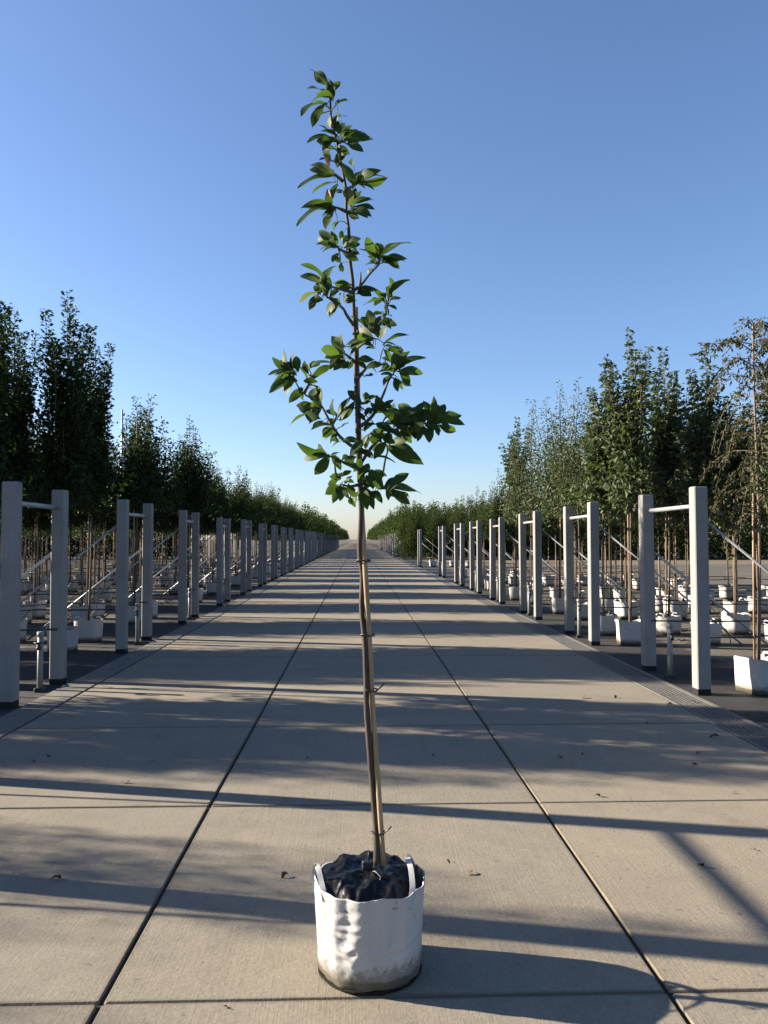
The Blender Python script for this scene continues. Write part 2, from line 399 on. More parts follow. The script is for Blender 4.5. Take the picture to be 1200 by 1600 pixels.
# background grow bag
def bag_mesh(seed, rad, h, n=32, rows=6):
    V = []; Fc = []
    for j in range(rows + 1):
        t = j/rows; z = h*t
        for k in range(n):
            a = 2*math.pi*k/n; sq = .93/(abs(math.cos(a))**5 + abs(math.sin(a))**5)**.2
            r = rad*(.93 + .09*t)*sq*(1 + .05*noise.noise(Vector((math.cos(a)*2+seed, math.sin(a)*2, t*2.5))))
            V.append((r*math.cos(a), r*math.sin(a), z + (.035*noise.noise(Vector((math.cos(a)*1.7, math.sin(a)*1.7, seed+5))) if j == rows else 0)))
    for j in range(rows):
        for k in range(n):
            a, b = j*n+k, j*n+(k+1) % n; Fc.append((a, b, b+n, a+n))
    Fc.append(tuple(range(n-1, -1, -1)))
    bm = mesh('bag_body', V, Fc, True, (M['bag'],))
    V2 = [(0, 0, h*.93)]; Fc2 = []
    for k in range(n):
        a = 2*math.pi*k/n; sq = .93/(abs(math.cos(a))**5 + abs(math.sin(a))**5)**.2; V2.append((rad*.97*sq*math.cos(a), rad*.97*sq*math.sin(a), h*.86 + .02*noise.noise(Vector((a, seed, 1)))))
    for k in range(n): Fc2.append((0, 1+k, 1+(k+1) % n))
    sm = mesh('soil', V2, Fc2, True, (M['soil'],))
    hm = []
    for s in (-1, 1):
        V3 = []; F3 = []
        rs = random.Random(seed*7+s); hh = rs.uniform(.015, .075); fold = rs.uniform(-.07, .02)
        for i in range(11):
            u = math.pi*i/10; y = .10*math.cos(u); z = h*.9 + hh*math.sin(u)**.8; x = s*(rad*.97 + fold*math.sin(u))
            V3 += [(x, y*1.0, z), (x + s*.003, y*1.32, z + .02)]
        for i in range(10): F3.append((2*i, 2*i+1, 2*i+3, 2*i+2))
        hm.append(mesh('handle', V3, F3, True, (M['strap'],)))
    return bm, sm, hm
def bag_proto(seed, rad, h):
    bm, sm, hm = bag_mesh(seed, rad, h); e = obj('grow_bag', None); e.empty_display_size = .2
    obj('bag_body', bm, e); obj('soil', sm, e)
    for a in hm: obj('handle', a, e)
    return e

def make_weeping(seed, H):
    rs = np.random.RandomState(seed); wood = MB()
    zs = np.linspace(0, H, 12); wood.tube([(0.02*math.sin(z*1.5), .02*math.cos(z*1.2)-.02, z) for z in zs], [.020*(1-.55*z/H) for z in zs], 7)
    Bs, Ds = [], []
    for i in range(64):
        z0 = H - (.0 + 2.2*(i/64.)**1.2) - .02; a = i*2.4 + rs.uniform(-.4, .4); reach = rs.uniform(.22, .60)*(1 if i > 5 else .75); up = rs.uniform(.04, .16); fall = rs.uniform(.15, .75)
        def path(t): return np.array([reach*t**.8*math.cos(a), reach*t**.8*math.sin(a), z0 + up*math.sin(min(1, t*2)*math.pi/2) - fall*t**2.4])
        ts = np.linspace(0, 1, 8); wood.tube([path(t) for t in ts], [.006*(1-t)+.0012 for t in ts], 4, cap=False)
        n = int(60*reach/.4); t = rs.uniform(.12, 1, n); Bs.append(np.array([path(x) for x in t]) + rs.normal(0, .018, (n, 3)))
        Ds.append(unit(rs.normal(0, .7, (n, 3)) + np.array([.3*math.cos(a), .3*math.sin(a), -.7])))
    B = np.concatenate(Bs); D = np.concatenate(Ds); n = len(B); L = .062*rs.uniform(.6, 1.2, n)
    V, Fc = leaf_arrays(B, D, unit(rs.normal(0, 1, (n, 3))), L, L*.33)
    mb = MB(); mb.tube([(-.05, -.01, 0), (-.035, .0, 1.3), (-.03, .0, 2.1)], .012, 6)
    return wood.build('trunk', M['bark_pale'], True), np_mesh('crown', V, Fc, M['leaf_olive']), mb.build('cane', M['cane'], True)

# ------------------------------------------------------------------ kinds of row trees
BAGH = .34
spire = [proto('spire_tree', make_tree(10+i, 5.15, 1.95, .60, 18, 135, .098, 'leaf_dark', 2000, .125, low=.45)) for i in range(3)]
dark = [proto('row_tree', make_tree(20+i, 4.1, 1.9, .78, 12, 90, .088, 'leaf_dark', 2800, .15, low=.5)) for i in range(4)]
mid = [proto('row_tree', make_tree(30+i, 3.95, 1.85, .76, 12, 90, .085, 'leaf_mid', 2600, .16, low=.5)) for i in range(3)]
grey = [proto('rosette_tree', make_tree(40+i, 4.5 + .22*((i*3) % 5 - 2)/2, 1.9, .58 + .05*(i % 3), 14, 120, .112, 'leaf_grey', 1700, .075, rosette=.12, low=.40)) for i in range(5)]
loose = [proto('loose_tree', make_tree(50+i, 4.7, 1.8, 1.05, 16, 85, .075, 'leaf_grey', 1800, .2, low=.45)) for i in range(2)]
shrub = [proto('tall_shrub', make_tree(60+i, 5.1, .25, 1.5, 26, 90, .13, 'leaf_shrub', 5200, .3, low=.55, cane=False)) for i in range(3)]
thin = [proto('sparse_tree', make_tree(70+i, 4.2, 1.9, .6, 8, 60, .075, 'leaf_mid', 350, .2)) for i in range(2)]
bags = [bag_proto(1+i, .20, BAGH) for i in range(3)]
ALLP = thin + spire + dark + mid + grey + loose + shrub + bags
used = set()
def place(pr, x, y, z, label, cat, group, s=1.0, rz=None, sz=None, name=None):
    if pr.name in used: o = copy_tree(pr)
    else: used.add(pr.name); o = pr
    o.location = (x, y, z); o.rotation_euler = (0, 0, rnd.uniform(0, 6.28) if rz is None else rz)
    o.scale = (s, s, s if sz is None else sz)
    return tag(o, label, cat, group)
KS, DS = 'by the kerbstones', 'by the grated drain'
ORD = 'first second third fourth fifth sixth seventh eighth ninth tenth'.split()
def pair_name(k, side):
    """names a post pair by counting from the weeping tree"""
    w_ = 'kerbstone' if side == KS else 'drain-side'
    if k == 0: return 'the ' + w_ + ' post pair before the weeping tree'
    if k == 1: return 'the post pair opposite the weeping tree' if side == KS else 'the post pair beside the weeping tree'
    if k - 2 < len(ORD): return 'the ' + ORD[k-2] + ' ' + w_ + ' post pair past the weeping tree'
    return 'the far ' + w_ + ' post pairs' 
def tree_with_bag(pr, x, y, label, group, side, s=1.0, sz=None, k=0, bs=1.0):
    pn = pair_name(k, side); label = label + ' behind ' + pn
    place(rnd.choice(bags), x, y, GZ + .008, 'white grow bag behind ' + pn, 'bag', 'grow bags ' + side, bs, rnd.uniform(-.3, .3))
    return place(pr, x, y, GZ + .008 + BAGH*.85*bs, label, 'tree', group, s, None, sz)

# ------------------------------------------------------------------ post frames
def frame_proto(gap, s):
    """pair of posts at local y=0 and y=gap; rows run away from the road towards s*x"""
    e = obj('post_frame', None); Hh = 2.14 - GZ
    mb = MB(); mb.box(-.072, .072, -.072, .072, .065, Hh, .010); pm = mb.build('post', M['post'])
    mb = MB(); mb.box(-.069, .069, -.069, .069, -.05, .065); fm = mb.build('foot', M['foot'])
    for y in (0, gap):
        p = obj('post', pm, e, (0, y, 0), (rnd.uniform(-.006, .006), rnd.uniform(-.006, .006), rnd.uniform(-.04, .04))); obj('foot', fm, p)
    mb = MB(); mb.tube([(s*.02, .06, 1.97), (s*.02, gap-.06, 1.97)], .026, 10); obj('crossbar', mb.build('crossbar', M['steel'], True), e)
    for y, z in ((.03, 1.84), (gap - .03, 1.48)):
        mb = MB(); mb.tube([(s*.05, y, z), (s*(.05 + z*1.22), y, .01)], .0145, 8); obj('brace', mb.build('brace', M['steel'], True), e)
    return e
XPL, XPR = XL - KW - .14, XR + DW + .17
def stand_proto():
    e = obj('standpipe', None)
    mb = MB(); mb.tube([(0,0,-.02), (0,0,.60)], .030, 10); obj('pipe', mb.build('pipe', M['pvc'], True), e)
    mb = MB(); mb.tube([(0,0,.585), (0,0,.635)], .037, 10); obj('cap', mb.build('cap', M['pvc'], True), e)
    mb = MB(); mb.box(-.05, .05, -.05, .05, -.02, .045, .008); obj('base', mb.build('base', M['black']), e)
    mb = MB(); mb.tube([(0,-.02,.47), (0,-.085,.47)], .022, 8); mb.tube([(0,-.07,.45), (0,-.07,.52)], .018, 8); mb.box(-.045, .045, -.082, -.058, .52, .532)
    obj('valve', mb.build('valve', M['black'], True), e)
    return e
sp0 = stand_proto()
lefts = [(4.15, 1.37), (7.72, 1.24), (11.32, 1.38), (15.15, 1.2), (19.2, 1.15)] + [(23.1 + 3.9*i, 1.25) for i in range(30)]
rights = [(4.4, 1.4), (8.12, 1.5), (11.9, 1.45), (15.65, 1.45), (19.4, 1.4), (23.1, 1.5), (26.8, 1.55), (32.7, 1.6), (45.0, 1.4)] + [(70 + 4*i, 1.4) for i in range(16)]
protoL = {}; protoR = {}; first = True
for lst, s, X, side, cache in ((lefts, -1, XPL, KS, protoL), (rights, 1, XPR, DS, protoR)):
    for k, (y, gap) in enumerate(lst):
        pn = pair_name(k, side)
        if gap not in cache: cache[gap] = fr = frame_proto(gap, s)
        else: fr = copy_tree(cache[gap])
        fr.location = (X + rnd.uniform(-.02, .02), y, GZ + .004); fr.rotation_euler = (rnd.uniform(-.006, .006), rnd.uniform(-.005, .005), rnd.uniform(-.01, .01)); fr.scale = (1, 1, rnd.uniform(.988, 1.012))
        tag(fr, ('pale concrete ' + pn[4:]) if k - 2 < len(ORD) else 'pale concrete post pair with steel top bar far along ' + side[3:], 'post frame', 'post frames ' + side)
        if 5 < y < 40:
            o = sp0 if first else copy_tree(sp0); first = False
            o.location = (X + s*.03, y + gap*.62, GZ + .004); o.rotation_euler = (0, 0, rnd.uniform(-.2, .2))
            tag(o, 'short grey standpipe inside ' + pn, 'standpipe', 'standpipes ' + side)
# black irrigation hoses along the rows
hose_me = []; drip_me = []
for v in range(3):
    mb = MB(); rs = random.Random(v); ph = rs.uniform(0, 6)
    mb.tube([(.0 + .62*i, .015*math.sin(i*1.3+ph), .60 + .03*math.sin(i*.9 + ph) - (.02 if i % 2 else 0)) for i in range(12)], .010, 6)
    hose_me.append(mb.build('irrigation_hose', M['black'], True))
    mb = MB()                                   # thin feeder tubes drooping from the hose to the bags
    for i in range(1, 11):
        x, d_ = .62*i + rs.uniform(-.2, .2), rs.choice((-1, 1)); e_ = rs.uniform(.12, .3)
        mb.tube([(x, 0, .60), (x + .05, d_*.06, .66 - rs.uniform(0, .1)), (x + e_*.6, d_*.16, .52), (x + e_, d_*.12, .40), (x + e_*1.1, d_*rs.uniform(.0, .2), .345)], .0055, 5)
        if rs.random() < .5: mb.tube([(x + .1 + .09*math.cos(a), d_*.1 + .09*math.sin(a), .05 + .02*math.sin(3*a)) for a in np.linspace(0, 9, 16)], .007, 5)
    drip_me.append(mb.build('feeder_tubes', M['black'], True))
for lst, s, X, side in ((lefts, -1, XPL, KS), (rights, 1, XPR, DS)):
    for k, (y, gap) in enumerate(lst):
        if 5 < y < 35:
            for yy in (y + .085, y + gap - .085):
                v_ = rnd.randrange(3)
                o = obj('irrigation_hose', hose_me[v_], None, (X, yy, GZ), (0, 0, math.pi if s < 0 else 0))
                tag(o, 'thin black irrigation hose tied to ' + pair_name(k, side), 'hose', 'irrigation hoses ' + side)
                obj('feeder_tubes', drip_me[v_], o)

# ------------------------------------------------------------------ rows of trees, kerbstone side
for k, (y, gap) in enumerate(lefts):
    if y > 62: break
    for r, yy in enumerate((y + .12, y + gap - .12)):
        if y < 5:                              # thin planting beside the camera: only its broken shade reaches the paving
            for x_, yy in (((-10.5, 4.95), (-12.6, 6.2)) if r == 0 else ((-8.5, 5.45), (-9.7, 6.05), (-11.6, 5.65))):
                tree_with_bag(thin[r], x_ + rnd.uniform(-.2, .2), yy, 'sparse young tree', 'sparse trees', KS, rnd.uniform(.82, .95), k=k)
            continue
        n = 8 if y < 30 else 6
        for j in range(n):
            x = XPL - .95 - 1.12*j + rnd.uniform(-.14, .14)
            if y < 9 and j in (1, 4): continue
            t = yy + rnd.uniform(-.08, .08)
            if 10 < y < 13:
                pr = rnd.choice(spire); s = rnd.uniform(.92, 1.0) if j < 2 else rnd.uniform(.86, .98); lab = 'tall dark upright spire tree'; grp = 'tall spire trees'
            elif y < 10:
                pr = rnd.choice(spire); s = rnd.uniform(.78, .9); lab = 'tall dark upright spire tree'; grp = 'tall spire trees'
            else:
                pr = rnd.choice(dark if y < 20 else dark + mid if y < 28 else mid); s = rnd.uniform(.86, 1.06)
                lab = 'bushy dark green tree' if pr in dark else 'mid green tree'
                grp = 'dark row trees' if pr in dark else 'mid green row trees'
            tree_with_bag(pr, x, t, lab, grp, KS, s, k=k)

# ------------------------------------------------------------------ rows of trees, drain side
for k, (y, gap) in enumerate(rights):
    if y < 7 or y > 47: continue
    for r, yy in enumerate((y + .1, y + gap - .1)):
        n = 8 if y < 22 else 6 if y < 30 else 3
        for j in range(n):
            x = XPR + .72 + 1.12*j + rnd.uniform(-.15, .15); t = yy + rnd.uniform(-.1, .1)
            if y < 9 and (r == 0 or j == 0): continue
            if y > 30 and r == 1: continue
            if 14 < y < 22 and j < 3 and rnd.random() < .55:
                pr = rnd.choice(loose); lab = 'wide feathery tree'; grp = 'loose trees'; s = rnd.uniform(.9, 1.05)
            elif y > 22:
                pr = rnd.choice(mid); lab = 'mid green tree'; grp = 'mid green trees ' + DS; s = rnd.uniform(.7, .85)
            else:
                pr = rnd.choice(grey); lab = 'grey green rosette tree'; grp = 'grey green rosette trees'; s = rnd.uniform(.86, 1.0)
            tree_with_bag(pr, x, t, lab, grp, DS, s, k=k, bs=rnd.uniform(.9, 1.08))
wp = P(1186, 1075, 8.22)
wt = proto('weeping_tree', make_weeping(5, 3.66)); wt.name = 'weeping_tree'
bgw = place(bags[1], wp.x, 8.22, GZ + .008, 'white grow bag holding the thin weeping tree', 'bag', None, 1.05, .3)
wt.location = (wp.x, 8.22, GZ + .008 + BAGH*.85); tag(wt, 'thin weeping tree with drooping olive branches and a bare straight trunk', 'tree')

# tall shrubs beyond the cross road
for i in range(14):
    pr = shrub[i % 3]; x = XPR + .7 + 1.9*(i % 7) + rnd.uniform(-.3, .3); y = 61.5 + 3.2*(i//7) + rnd.uniform(-.5, .5)
    place(pr, x, y, GZ, 'dense tall green shrub leafy to the ground, beyond the cross road', 'shrub', 'tall shrubs beyond the cross road', rnd.uniform(.88, 1.02))

# far trees that read as one mass on both sides
def far_mass(name, x0, sgn, y0, y1, seed, mat, top, label):
    rs = np.random.RandomState(seed); Bs, Ls = [], []
    y = y0
    while y < y1:
        for j in range(5 if y < 120 else 3):
            cx = x0 + sgn*(.3 + 1.3*j + rs.uniform(-.3, .3)); H = top*rs.uniform(.82, 1.08); n = 520 if y < 110 else 300
            z = rs.beta(1.3, 1.9, n)*(H - 1.5) + 1.5; rr = .95*np.sqrt(rs.uniform(0, 1, n))*(1.1 - .85*(z - 1.5)/(H - 1.5)); a = rs.uniform(0, 6.28, n)
            Bs.append(np.stack([cx + rr*np.cos(a), y + rs.uniform(-.4, .4) + rr*np.sin(a), z], 1)); Ls.append((.20 if y < 110 else .30)*rs.uniform(.6, 1.2, n))
        y += 1.75 if y < 120 else 3.2
    B = np.concatenate(Bs); L = np.concatenate(Ls); n = len(B)
    V, Fc = leaf_arrays(B, unit(rs.normal(0, 1, (n, 3))), unit(rs.normal(0, .6, (n, 3)) + np.array([0, 0, 1.])), L, L*.55)
    return tag(obj(name, np_mesh(name, V, Fc, M[mat])), label, 'trees', None, 'stuff')
far_mass('far_trees', XPL - .6, -1, 63, 300, 1, 'leaf_mid', 4.6, 'distant mass of nursery trees along the kerbstone side')
far_mass('far_trees', XPR + .5, 1, 68, 300, 2, 'leaf_shrub', 5.0, 'distant mass of trees along the drain side beyond the shrubs')
def near_mass(name, pts, seed, mat, base, top, n, leaf, rad, label, trunks=True):
    rs = np.random.RandomState(seed); Bs = []; wood = MB()
    for (x, y) in pts:
        x += rs.uniform(-.25, .25); y += rs.uniform(-.25, .25); H = top*rs.uniform(.85, 1.08)
        z = rs.beta(1.2, 1.7, n)*(H - base) + base; a = rs.uniform(0, 6.28, n); rr = rad*np.sqrt(rs.uniform(0, 1, n))*(1.1 - .8*(z - base)/(H - base))
        Bs.append(np.stack([x + rr*np.cos(a), y + rr*np.sin(a), z], 1))
        if trunks: wood.tube([(x, y, GZ), (x + rs.uniform(-.05, .05), y, base + 1)], [.025, .018], 4, 1, False)
    B = np.concatenate(Bs); N = len(B); L = leaf*rs.uniform(.6, 1.2, N)
    V, Fc = leaf_arrays(B, unit(rs.normal(0, 1, (N, 3))), unit(rs.normal(0, .6, (N, 3)) + np.array([0, 0, 1.])), L, L*.55)
    m = np_mesh(name, V, Fc, M[mat]); o = tag(obj(name, m), label, 'trees', None, 'stuff')
    if trunks: obj('trunks', wood.build('trunks', (M['bark_row'], M['bark_row']), True), o)['kind'] = 'stuff'
    return o
near_mass('background_trees', [(-14.2 - 1.7*i, 13 + 2.1*j) for i in range(13) for j in range(24)], 8, 'leaf_dark', 1.7, 4.3, 260, .19, .95, 'dark mass of nursery trees deep behind the kerbstone rows')
near_mass('background_shrubs', [(17.5 + 1.9*i, 62 + 2.4*j) for i in range(30) for j in range(3)], 9, 'leaf_shrub', .05, 4.8, 1000, .26, 1.35, 'long mass of tall shrubs beyond the cross road', False)
near_mass('background_hedge', [(-14 - 1.8*i, 64 + 2*j) for i in range(30) for j in range(2)] + [(-38 - 1.5*j, 10 + 2*i) for i in range(27) for j in range(2)], 11, 'leaf_dark', .05, 4.2, 1000, .26, 1.4, 'dark hedge closing off the kerbstone rows far behind', False)
# thin mast rising above the tree rows
mp = P(191, 640, 60); mb = MB(); e = obj('mast', None, None, (mp.x, mp.y, GZ))
mb.tube([(0,0,0), (0,0,5), (0,0,mp.z - GZ)], [.11, .09, .065], 8); obj('pole', mb.build('pole', M['steel'], True), e)
mb = MB(); mb.box(-.2, .2, -.2, .2, -.02, .1, .02); obj('base', mb.build('base', M['post']), e)
tag(e, 'thin grey mast standing behind the dark row trees', 'mast')
for p in ALLP:                                # kinds that were never placed leave no orphan at the origin
    if p.name not in used:
        for ch in list(p.children): bpy.data.objects.remove(ch)
        bpy.data.objects.remove(p)

# ------------------------------------------------------------------ the sapling in its bag
HY = 2.98
hb = P(578, 1497, HY); HX = hb.x
HR, HH = .203, .33
bag = obj('grow_bag', None, None, (HX, HY, .001))
def rim_z(a):
    """the rim stands up at both sides where the handles are sewn on"""
    s = HH + .004*math.sin(3*a) + .010*noise.noise(Vector((math.cos(a)*2, math.sin(a)*2, 7)))
    s += .030*math.exp(-((a - math.pi*1.02)/.30)**2) - .022*math.exp(-((a - math.pi/2)/.85)**2)
    return s
n, rows = 144, 46; V = []; Fc = []
for j in range(rows + 1):
    t = j/rows
    for k in range(n):
        a = 2*math.pi*k/n; z = rim_z(a)*t
        r = HR*(.945 + .07*t**.8) - .016*math.exp(-(t/.05)**1.3)
        # upright folds, a sagging crease half way up, and crumples on the sunny side
        pv = Vector((math.cos(a)*1.0, math.sin(a)*1.0, t))
        r += .0085*noise.noise(Vector((pv.x*3.2, pv.y*3.2, t*1.3 + 3)))
        fold = noise.noise(Vector((pv.x*7 + 2, pv.y*7, t*1.6)))
        r += .0026*fold*(.3 + t)
        da = a - math.pi*1.36                                   # crumpled patch facing front left
        patch = math.exp(-(da/.42)**2)*math.exp(-((t - .5)/.34)**2)
        cr = abs(noise.noise(Vector((a*2.6 + t*1.5, t*9 - a*1.2, 2.0)))); cr2 = abs(noise.noise(Vector((a*5 - t*3, t*17 + a*3, 9.0))))
        r += patch*(.022*(.20 - cr) + .010*(.18 - cr2)) + .003*(.2 - abs(noise.noise(Vector((a*6, t*6, 12.)))))
        da2 = a - math.pi*1.68
        r -= .005*math.exp(-((t - .42 - .10*da2)/.018)**2)*math.exp(-(da2/.55)**2)
        r += .003*math.exp(-((t - .46 - .10*da2)/.03)**2)*math.exp(-(da2/.55)**2)
        r += .006*math.exp(-((t - .045)/.03)**2)*(.5 + noise.noise(Vector((a*4, 0, 3))))
        V.append((r*math.cos(a), r*math.sin(a), z))
for j in range(rows):
    for k in range(n):
        a, b = j*n+k, j*n+(k+1) % n; Fc.append((a, b, b+n, a+n))
base_i = len(V)                                                # turned-in hem
for k in range(n):
    x, y, z = V[rows*n + k]; V.append((x*.975, y*.975, z - .002))
for k in range(n):
    x, y, z = V[rows*n + k]; V.append((x*.965, y*.965, z - .07))
for k in range(n):
    k2 = (k+1) % n; Fc.append((rows*n+k, rows*n+k2, base_i+k2, base_i+k)); Fc.append((base_i+k, base_i+k2, base_i+n+k2, base_i+n+k))
Fc.append(tuple(range(n-1, -1, -1)))
obj('bag_body', mesh('bag_body', V, Fc, True, (M['bag'],)), bag)
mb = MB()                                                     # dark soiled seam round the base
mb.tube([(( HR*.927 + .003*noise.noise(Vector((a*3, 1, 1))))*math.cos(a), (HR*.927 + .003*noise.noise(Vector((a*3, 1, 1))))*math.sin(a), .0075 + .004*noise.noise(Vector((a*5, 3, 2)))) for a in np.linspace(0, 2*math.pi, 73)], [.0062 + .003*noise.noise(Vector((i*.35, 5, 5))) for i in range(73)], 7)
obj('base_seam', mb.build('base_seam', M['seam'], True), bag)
# crumpled black film inside
V = [(0, 0, HH + .012)]; Fc = []; NR = 26; NA = 110
for i in range(1, NR + 1):
    q = i/NR
    for k in range(NA):
        a = 2*math.pi*k/NA; x, y = q*math.cos(a), q*math.sin(a)
        z = HH - .010 + .026*(1 - q**4) - .010*q**8 + .026*math.exp(-((a - .22)/.2)**2)*math.exp(-((q - .93)/.1)**2)
        z += .034*(.25 - abs(noise.noise(Vector((x*2.2 + 4, y*2.2, 1))))) + .016*(.22 - abs(noise.noise(Vector((x*4.5 + y*2, y*4.5 - x*3, 4))))) + .002*noise.noise(Vector((x*12, y*12, 8)))
        z += .030*math.exp(-((a - 2.2)/.9)**2)*math.exp(-((q - .72)/.22)**2) + .020*math.exp(-((a - 1.0)/.6)**2)*math.exp(-((q - .75)/.22)**2)
        z -= .038*math.exp(-((a - 4.7)/1.0)**2)*math.exp(-((q - .95)/.3)**2)
        V.append((x*HR*.978, y*HR*.978, z))
for k in range(NA): Fc.append((0, 1+k, 1+(k+1) % NA))
for i in range(NR-1):
    for k in range(NA):
        a = 1+i*NA+k; b = 1+i*NA+(k+1) % NA; Fc.append((a, a+NA, b+NA, b))
obj('liner', mesh('liner', V, Fc, True, (M['liner'],)), bag)
# handles: flat sewn straps folded in over the film
for nm, pts in (('handle', [(-.204,-.03,.29), (-.207,-.03,.345), (-.199,-.035,.388), (-.190,-.055,.380), (-.180,-.080,.352), (-.170,-.105,.325), (-.163,-.118,.295)]),
                ('handle', [(.138,-.155,.285), (.152,-.118,.332), (.151,-.05,.374), (.143,.01,.393), (.148,.05,.380), (.165,.075,.345), (.176,.085,.30)])):
    V = []; Fc = []
    P3 = [Vector(p) for p in pts]; fine = []
    for i in range(len(P3)-1):
        for k in range(5):
            t = k/5; p0, p1, p2, p3 = P3[max(i-1,0)], P3[i], P3[i+1], P3[min(i+2,len(P3)-1)]
            fine.append(.5*((2*p1) + (p2-p0)*t + (2*p0-5*p1+4*p2-p3)*t*t + (3*p1-p0-3*p2+p3)*t**3))
    fine.append(P3[-1]); wdt = .016
    for i, p in enumerate(fine):
        tan = (fine[min(i+1, len(fine)-1)] - fine[max(i-1, 0)]).normalized(); out = Vector((p.x, p.y, 0)).normalized()
        cf = Vector((0, -1, .25)); sd_ = tan.cross(cf).normalized()*wdt*.62; out = sd_.cross(tan).normalized()*.0014
        V += [p - sd_ + out, p + sd_ + out, p + sd_ - out, p - sd_ - out]
    for i in range(len(fine)-1):
        for k in range(4):
            a, b = i*4+k, i*4+(k+1) % 4; Fc.append((a, b, b+4, a+4))
    Fc += [(3,2,1,0), tuple(range(len(V)-4, len(V)))]
    obj(nm, mesh(nm, V, Fc, False, (M['strap'],)), bag)
tag(bag, 'white woven grow bag with crumpled black liner, standing alone on the paving', 'bag')
# small black dripper pushed into the film
dp = P(574, 1342, HY + .02); e = obj('dripper', None, None, (dp.x, dp.y, HH - .01))
mb = MB(); mb.box(-.021, .021, -.013, .013, .0, .062, .004); obj('body', mb.build('body', M['black']), e)
mb = MB(); mb.tube([(.004, 0, .06), (.005, 0, .095)], .0028, 6); obj('spike', mb.build('spike', M['black'], True), e)
mb = MB(); mb.tube([(.0, .0, .02), (.03, -.03, .035), (.05, -.07, .03), (.04, -.11, .012)], .004, 6); obj('feed_tube', mb.build('feed_tube', M['black'], True), e)
tag(e, 'small black plastic dripper beside the trunk in the grow bag', 'dripper')

# trunk
sap = obj('sapling', None, None, (HX, HY, HH - .02)); SO = Vector(sap.location)
tk = [(588,1350),(589,1310),(585,1262),(581,1215),(577,1160),(573,1110),(572,1060),(570,1000),(565,950),(566,900),(562,860),(564,800),(561,740),(559,690),(558,640),(556,590),(556,540),(553,490),(551,440),(546,400),(545,360),(541,330),(541,300),(535,265),(529,235),(522,205),(517,180),(516,155),(512,130)]
rs = random.Random(3); tp = []; tr_ = []
for i, (x, y) in enumerate(tk):
    f = i/(len(tk)-1); tp.append(P(x, y, HY + .012*math.sin(i*.9) + .01) - SO)
    tr_.append((.0125*(1-f) + .0035*f)*(1.12 if i % 3 == 1 else 1.0))
def smooth_path(pts, rad, sub=4):
    out = []; ro = []
    for i in range(len(pts)-1):
        for k in range(sub):
            t = k/sub; p0, p1, p2, p3 = pts[max(i-1,0)], pts[i], pts[i+1], pts[min(i+2,len(pts)-1)]
            out.append(.5*((2*p1) + (p2-p0)*t + (2*p0-5*p1+4*p2-p3)*t*t + (3*p1-p0-3*p2+p3)*t**3)); ro.append(rad[i]*(1-t) + rad[i+1]*t)
    return out + [pts[-1]], ro + [rad[-1]]
pp, rr = smooth_path(tp, tr_)
mb = MB(); mb.tube(pp, [r*(1 + .10*noise.noise(Vector((i*.7, 2, 1)))) for i, r in enumerate(rr)], 10)
tko = obj('trunk', mb.build('trunk', M['bark'], True), sap)
# branches in zoom-crop coordinates: 1 = crop at (380,80), 2 = crop at (380,440), both 380 px -> 1200
ZS = 380/1200
def zp(z, x, y): return (380 + x*ZS, (80 if z == 1 else 440) + y*ZS)
branches = [
 (1, [(545,1180),(580,1155),(620,1105),(665,1060)], .05), (1, [(572,1172),(578,1130),(580,1090)], .03), (1, [(490,640),(455,610),(430,590)], -.06), (1, [(500,690),(540,665),(570,650)], .07),
 (1, [(505,790),(470,775),(440,765)], -.05), (1, [(512,800),(535,780),(550,765)], .06), (1, [(520,1000),(490,985),(460,965)], -.06), (1, [(545,1190),(480,1175),(400,1150)], -.05), (1, [(470,450),(500,440),(520,430)], .05),
 (2, [(545,215),(510,165),(490,130),(440,95),(395,60)], -.07), (2, [(560,250),(640,235),(690,190),(712,120),(712,75)], .10), (2, [(558,330),(600,300),(650,280)], -.10), (2, [(556,400),(520,370),(490,345)], -.09),
 (2, [(565,480),(600,435),(650,395),(740,440)], .12), (2, [(570,720),(640,660),(690,560),(715,495),(750,440)], .02), (2, [(575,835),(520,800),(465,750),(420,675),(375,600),(290,545),(245,465)], -.04), (2, [(375,600),(350,620),(335,645)], -.12), (2, [(300,550),(325,500),(335,450)], .05),
 (2, [(440,700),(455,680),(462,650)], .04), (2, [(575,930),(510,900),(450,870),(405,855)], -.12), (2, [(575,1000),(530,1010),(480,1000)], -.08), (2, [(578,900),(640,810),(720,745),(830,705),(960,700)], -.02), (2, [(578,1030),(630,1000),(680,970),(700,880),(722,800),(740,720)], .09), (2, [(640,1000),(690,1015),(725,1028)], -.05),
 (2, [(568,600),(600,600),(630,590)], .09), (2, [(572,800),(600,770),(640,740)], -.12), (2, [(575,620),(545,560),(515,535)], .04), (2, [(485,950),(460,960),(450,880)], -.10)]
attach = [(np.array(pp[i] + SO), None) for i in range(0, len(pp), 3)]
for z, pts, dy in branches:
    ps = []
    for i, (x, y) in enumerate(pts):
        f = i/(len(pts)-1); u, v = zp(z, x, y); ps.append(P(u, v, HY + .01 + dy*f*1.5) - SO)
    q, r_ = smooth_path(ps, [.0055*(1-i/(len(ps)-1)) + .0022 for i in range(len(ps))])
    mb = MB(); mb.tube(q, r_, 7); obj('branch', mb.build('branch', M['twig'], True), sap)
    for a in q: attach.append((np.array(a + SO), dy))
AT = np.array([a for a, _ in attach])
